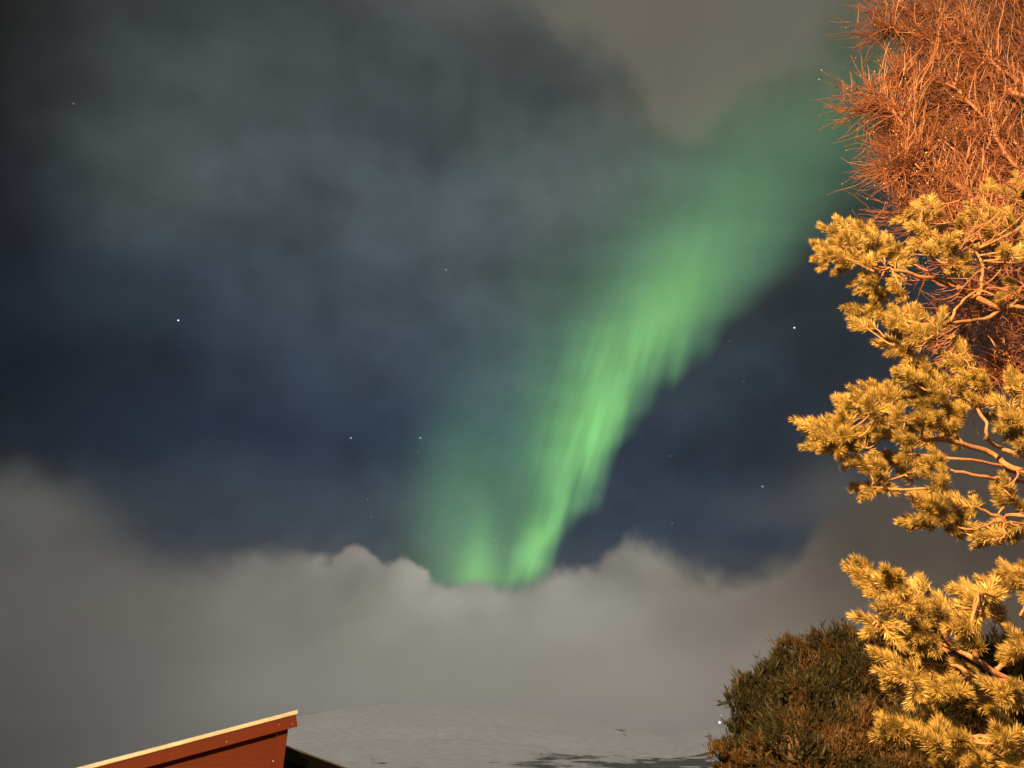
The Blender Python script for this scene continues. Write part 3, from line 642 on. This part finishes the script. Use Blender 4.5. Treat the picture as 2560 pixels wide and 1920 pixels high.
for B in BR:
    d0 = B['d']; pts_w = []
    lb = MB(); wob = .0035
    depth_of = lambda i: d0 + random.uniform(-.25, .25)
    paths = []
    for li, pth in enumerate(B['limbs']):
        dd = d0 + (0 if li == 0 else random.uniform(-.18, .18))
        P3 = [at(x, y, dd + .10*math.sin(i*1.7+li)) for i, (x, y) in enumerate(pth)]
        if li and pth[0] in B['limbs'][0]: P3[0] = paths[0][1][B['limbs'][0].index(pth[0])]
        if pth[0][0] >= 2440 and (li == 0 or pth[0][0] >= 2540):
            zz = P3[0].z - .35
            base = min(tk, key=lambda q: abs(q.z-zz)); P3 = [base, base.lerp(P3[0], .5) + Vector((0, 0, -.06))] + P3
            off = 2
        else: off = 0
        w_ = wobble(P3, wob, 6); n = len(w_)
        r0 = B['r']*(1 if li == 0 else .6)
        lb.tube(w_, [r0*(1-.82*i/(n-1))*random.uniform(.92, 1.08)+.002 for i in range(n)], 8)
        paths.append((w_, P3[off:])); pts_w += w_
    spots = [(x, y, 1) for x, y in B['tufts']]
    for poly, st in B['fills']: spots += [(x, y, 0) for x, y in fill(poly, st)]
    specs = []
    for x, y, edge in spots:
        dd = d0 + (random.uniform(-.12, .12) if edge else random.uniform(-.38, .30))
        p = at(x, y, dd)
        near = min(pts_w, key=lambda q: (q-p).length_squared + .3*max(0, p.x-q.x)**2)
        out = (p-near)
        dirn = out.normalized()*.8 + Vector((-.75, -.1, .25)) + Vector([random.gauss(0, .28) for _ in range(3)])
        dirn.normalize()
        L = random.uniform(.10, .17)*(1.0 if edge else .95)
        base = p - dirn*L*.55
        if out.length > .03:
            mid = near.lerp(base, .5) + Vector((random.gauss(0, .015), random.gauss(0, .015), -.02*out.length*4))
            lb.tube(wobble([near, mid, base, base+dirn*L*.7], .0015, 4), [.0075*(1-.6*i/12)for i in range(13)], 5)
        specs.append((base, dirn, L))
        for _ in range(random.choice((1, 2)) if edge else 3):
            d2 = (dirn + Vector([random.gauss(0, .5) for _ in range(3)])).normalized()
            specs.append((base - dirn*random.uniform(0, .03), d2, L*random.uniform(.55, .85)))
    br = lb.build('branch', M_pinebark, pine, True)
    V = shoots(specs, .055, 230, .0036)
    tri_mesh('needles', V, M_needle, br, 4)

# ------------------------------------------------------------------ bare birch above and behind the pine
BT = Vector((6.7, 5.4, 0))
birch = empty('bare_tree', BT, 'bare tree with a dense tangle of orange-lit twigs at the top right', 'tree')
bk = wobble([(6.7, 5.4, -.1), (6.75, 5.42, 1.6), (6.62, 5.38, 3.2), (6.75, 5.5, 5.0), (6.7, 5.4, 6.4), (6.75, 5.45, 7.4)], .015, 6)
b = MB(); b.tube(bk, [.15*(1-.85*i/(len(bk)-1))+.008 for i in range(len(bk))], 14); b.build('trunk', M_birch, birch, True)
tips = []
def twig(b, p, d, L, r, lev, curl):
    n = 4 if lev else 5; pts = [p]; q = p.copy(); dd = d.copy()
    for i in range(n):
        dd = (dd + Vector([random.gauss(0, .15) for _ in range(3)]) + curl*.08).normalized(); q = q + dd*(L/n); pts.append(q.copy())
    b.tube(pts, [max(.0016, r*(1-.68*i/n)) for i in range(n+1)], 3, False)
    if lev <= 0: tips.append(q)
    if lev > 0:
        for i in range(1, n+1):
            for _ in range(random.choice((1, 1, 2))):
                d2 = (dd*1.05 + Vector([random.gauss(0, .55) for _ in range(3)])).normalized()
                twig(b, pts[i], d2, L*random.uniform(.4, .75), r*.62, lev-1, curl)
BL = [
 (6.1, .020, [(2600,560),(2420,478),(2330,440),(2255,402)]), (5.9, .022, [(2480,600),(2380,490),(2323,432),(2270,390),(2215,335),(2180,285),(2150,262),(2110,262)]),
 (6.2, .024, [(2640,300),(2480,220),(2375,130),(2290,45),(2210,20),(2150,-20)]), (6.0, .016, [(2640,380),(2557,368),(2500,354),(2432,337),(2370,340),(2290,360),(2220,372)]),
 (6.3, .018, [(2660,200),(2540,120),(2525,40),(2500,-40)]), (6.0, .014, [(2500,640),(2400,570),(2340,530),(2290,550),(2235,530)]),
 (5.6, .014, [(2640,640),(2560,700),(2450,740),(2400,780),(2350,850)]), (5.9, .016, [(2620,480),(2500,420),(2420,300),(2330,210),(2270,200),(2180,190)]),
 (6.4, .018, [(2640,60),(2520,10),(2420,-40)]), (6.2, .016, [(2560,300),(2450,240),(2360,250),(2260,280),(2190,310)]),
 (5.8, .012, [(2640,860),(2560,900),(2500,930),(2440,950)]), (5.9, .013, [(2600,500),(2450,540),(2350,480),(2260,440),(2200,420)]),
 (6.1, .014, [(2500,200),(2400,110),(2300,110),(2220,80),(2150,70)]), (6.3, .014, [(2450,150),(2380,60),(2330,-20)]),
]
allp = []
for dd, r, pth in BL:
    dd *= .80; r *= 1.25
    pth = [(x+42+max(0, 2250-x)*.30, y) for x, y in pth]
    P3 = [at(x, y, dd+.12*math.sin(i*2.1+x)) for i, (x, y) in enumerate(pth)]
    zz = P3[0].z-.9; base = min(bk, key=lambda q: abs(q.z-zz)); w_ = wobble([base]+P3, .008, 6); n = len(w_)
    b = MB(); b.tube(w_, [r*(1-.8*i/(n-1))+.003 for i in range(n)], 7)
    lm = b.build('limb', M_twig, birch, True)
    tb2 = MB(); tips.clear()
    for i in range(7, n):
        for _ in range(5 if i > n-8 else 4):
            t = (w_[min(i+1, n-1)]-w_[i-1]).normalized()
            d_ = (t*.9 + Vector([random.gauss(0, .6) for _ in range(3)]) + Vector((-.25, 0, -.02))).normalized()
            twig(tb2, w_[i], d_, random.uniform(.20, .42), .0062, 1, Vector((-.3, 0, .3)))
    nf = len(tb2.f)
    for q in random.sample(tips, min(len(tips), 40)):          # pale winter buds at the tips
        s_ = .0045; i0 = len(tb2.v)
        for v in ((s_,0,0),(-s_,0,0),(0,s_,0),(0,-s_,0),(0,0,s_*1.5),(0,0,-s_*1.5)): tb2.v.append(tuple(q+Vector(v)))
        tb2.f += [tuple(i0+k for k in t) for t in ((0,2,4),(2,1,4),(1,3,4),(3,0,4),(2,0,5),(1,2,5),(3,1,5),(0,3,5))]
    to = tb2.build('twigs', M_twigfar, lm); to.data.materials.append(M_bud)
    to.data.polygons.foreach_set('material_index', [0]*nf + [1]*(len(tb2.f)-nf))
    allp += w_
dense = [([(2305,-30),(2640,-30),(2640,640),(2500,640),(2420,600),(2360,510),(2310,480),(2300,420),(2280,360),(2245,320),(2275,260),(2260,200),(2270,120)], 10.5, (4.7, 5.9)),
         ([(2300,100),(2640,-30),(2640,600),(2450,600),(2330,440)], 17, (5.9, 7.0)),
         ([(2200,250),(2270,270),(2290,420),(2240,400)], 24, (4.7, 5.3)),
         ([(2500,640),(2640,560),(2640,1000),(2540,980),(2470,900),(2450,780)], 17, (4.5, 5.4)),
         ([(2350,500),(2640,400),(2640,760),(2420,720),(2330,600)], 30, (3.5, 4.3)),
         ([(2230,700),(2450,640),(2500,700),(2450,850),(2350,860),(2270,780)], 34, (4.5, 5.3))]
for bi, (poly, st, (da, db)) in enumerate(dense):
    tb2 = MB()
    for (x, y) in fill(poly, st):
        p = at(x, y, random.uniform(da, db))
        d_ = Vector((-.55, random.gauss(0, .5), random.gauss(.15, .7))).normalized()
        L = random.uniform(.16, .34)*(.65 if da < 4 else 1)
        twig(tb2, p - d_*L*.4, d_, L, random.uniform(.0034, .0058), 1, Vector((-.2, 0, .3)))
    # thin branches that carry the sprays back to the trunk
    for (x, y) in fill(poly, 110):
        p = at(x, y, random.uniform(da, db)); zz = p.z - random.uniform(.6, 1.3)
        base = min(bk, key=lambda q: abs(q.z-zz)); md = base.lerp(p, .5)+Vector((0, random.gauss(0, .1), .1))
        ws = wobble([base, md, p], .012, 6); tb2.tube(ws, [.014*(1-.7*i/(len(ws)-1)) for i in range(len(ws))], 5)
    tb2.build('twigs', M_twigfar, birch)

# ------------------------------------------------------------------ dark clipped-looking shrub
SD = 6.2
scn = at(2110, 1920, SD+.8)
shrub = empty('shrub', (scn.x, scn.y, 0), 'dark evergreen shrub with ragged rounded top beneath the pine boughs', 'shrub')
lobes = []      # photo column, row, depth, radius in metres
for X_, Y_, dd, r in [(2105,1720,6.9,.50),(2010,1760,6.7,.45),(1960,1800,6.5,.36),(2180,1740,6.8,.50),(2270,1760,6.9,.55),(1915,1840,6.4,.27),(1880,1775,6.5,.14),(1868,1900,6.3,.20),(1835,1925,6.3,.15),
                      (1990,1830,6.05,.22),(2060,1850,6.1,.30),(2150,1860,6.1,.34),(2080,1900,5.9,.25),(1930,1900,6.1,.25),(2240,1880,6.2,.36),(1965,1690,6.8,.22),(2060,1660,6.9,.26),(2140,1660,6.9,.26),(2000,1960,6.0,.4),(2200,1990,6.0,.45),
                      (2380,1760,7.0,.50),(2480,1720,7.0,.45),(2560,1700,7.0,.45),(2350,1880,6.9,.5),(2480,1850,6.9,.5),(2600,1850,6.9,.5)]:
    lobes.append((at(X_+12, Y_+20, dd), r*.83))
for X_, Y_, dd, r in [(1985,1622,6.7,.11),(2058,1602,6.8,.10),(2120,1592,6.8,.10),(1935,1680,6.6,.10),(1880,1712,6.5,.085),(1842,1752,6.4,.075),(1802,1872,6.2,.06),(1858,1800,6.4,.10),(2180,1610,6.8,.10),(2010,1740,6.1,.16),(1985,1850,5.8,.15)]:
    lobes.append((at(X_, Y_+18, dd), r))
Vs = []
lc = np.array([tuple(c) for c, r in lobes]); lr = np.array([r for c, r in lobes])
for c, r in lobes:
    n = int(8500*r*r/.09*.36)
    v = rng.normal(size=(n, 3)); v /= np.linalg.norm(v, axis=1)[:, None]
    v = v[(v[:, 2] > -.5)]; rr = r*(rng.uniform(.80, 1.0, len(v)) + np.array([mn.noise(Vector(q)*3.2+c*2)*.30+mn.noise(Vector(q)*8+c*3)*.22 for q in v])); p = np.array(c)[None]+v*rr[:, None]*np.array([1, 1, 1.0])
    dist = np.linalg.norm(p[:, None]-lc[None], axis=2)/lr[None]; keep = (dist < .70).sum(1) == 0
    keep &= np.array([mn.noise(Vector(q)*6.5) > -.30 for q in p])
    keep &= p[:, 1] < np.array(c)[1]+r*.75
    p = p[keep]; v = v[keep]
    d = v*.55 + np.array([0, 0, .85])[None] + rng.normal(0, .22, p.shape); d /= np.linalg.norm(d, axis=1)[:, None]
    L = rng.choice([.04, .055, .075, .11], len(p), p=[.35, .35, .2, .1]) * np.array([1.25+1.1*mn.noise(Vector(q)*7) for q in p])
    for _ in range(11):           # each shoot: a little flame of scale leaves
        k = rng.uniform(0, .65, len(p))
        dd_ = d + rng.normal(0, .34, p.shape); dd_ /= np.linalg.norm(dd_, axis=1)[:, None]
        b0 = p + d*(L*k)[:, None]; ll = L*rng.uniform(.35, .6, len(p))
        s = np.cross(dd_, rng.normal(size=p.shape)); s /= np.linalg.norm(s, axis=1)[:, None]; wv = rng.uniform(.0034, .0062, len(p))[:, None]
        Vs.append(np.stack([b0, b0+dd_*(ll*.5)[:, None]+s*wv, b0+dd_*ll[:, None], b0+dd_*(ll*.5)[:, None]-s*wv], axis=1))
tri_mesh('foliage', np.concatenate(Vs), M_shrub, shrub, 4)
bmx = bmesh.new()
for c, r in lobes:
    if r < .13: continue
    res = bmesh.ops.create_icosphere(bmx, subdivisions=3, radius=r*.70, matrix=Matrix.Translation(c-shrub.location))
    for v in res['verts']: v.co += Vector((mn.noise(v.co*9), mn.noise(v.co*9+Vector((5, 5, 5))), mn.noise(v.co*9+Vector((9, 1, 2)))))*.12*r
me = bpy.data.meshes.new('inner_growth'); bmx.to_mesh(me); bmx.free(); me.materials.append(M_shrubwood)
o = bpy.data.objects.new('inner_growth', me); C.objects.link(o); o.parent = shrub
sb = MB()
for k in range(9):
    a = scn.x+random.uniform(-.5, .5); q = lobes[k][0]
    sb.tube(wobble([(a, scn.y+.3, -.05), (a*.6+q.x*.4, scn.y+.2, .8), q], .01, 5), [.03*(1-.6*i/10) for i in range(11)], 6)
sb.build('stem', M_shrubwood, shrub)

# ------------------------------------------------------------------ the damp night air
def f_haze(N, m):
    v = N.node('ShaderNodeVolumePrincipled'); v.inputs['Color'].default_value = (.86, .86, .84, 1)
    v.inputs['Density'].default_value = 2.2e-5; return v.outputs[0]
mh = bpy.data.materials.new('haze'); mh.use_nodes = True; mh.node_tree.nodes.clear(); NH = NT(mh.node_tree)
NH.l.new(f_haze(NH, mh), NH.node('ShaderNodeOutputMaterial').inputs['Volume'])
hb = MB(); hb.box((0, 0, 190), (13400, 13400, 560)); ho = hb.build('haze', mh); tag(ho, kind='stuff')
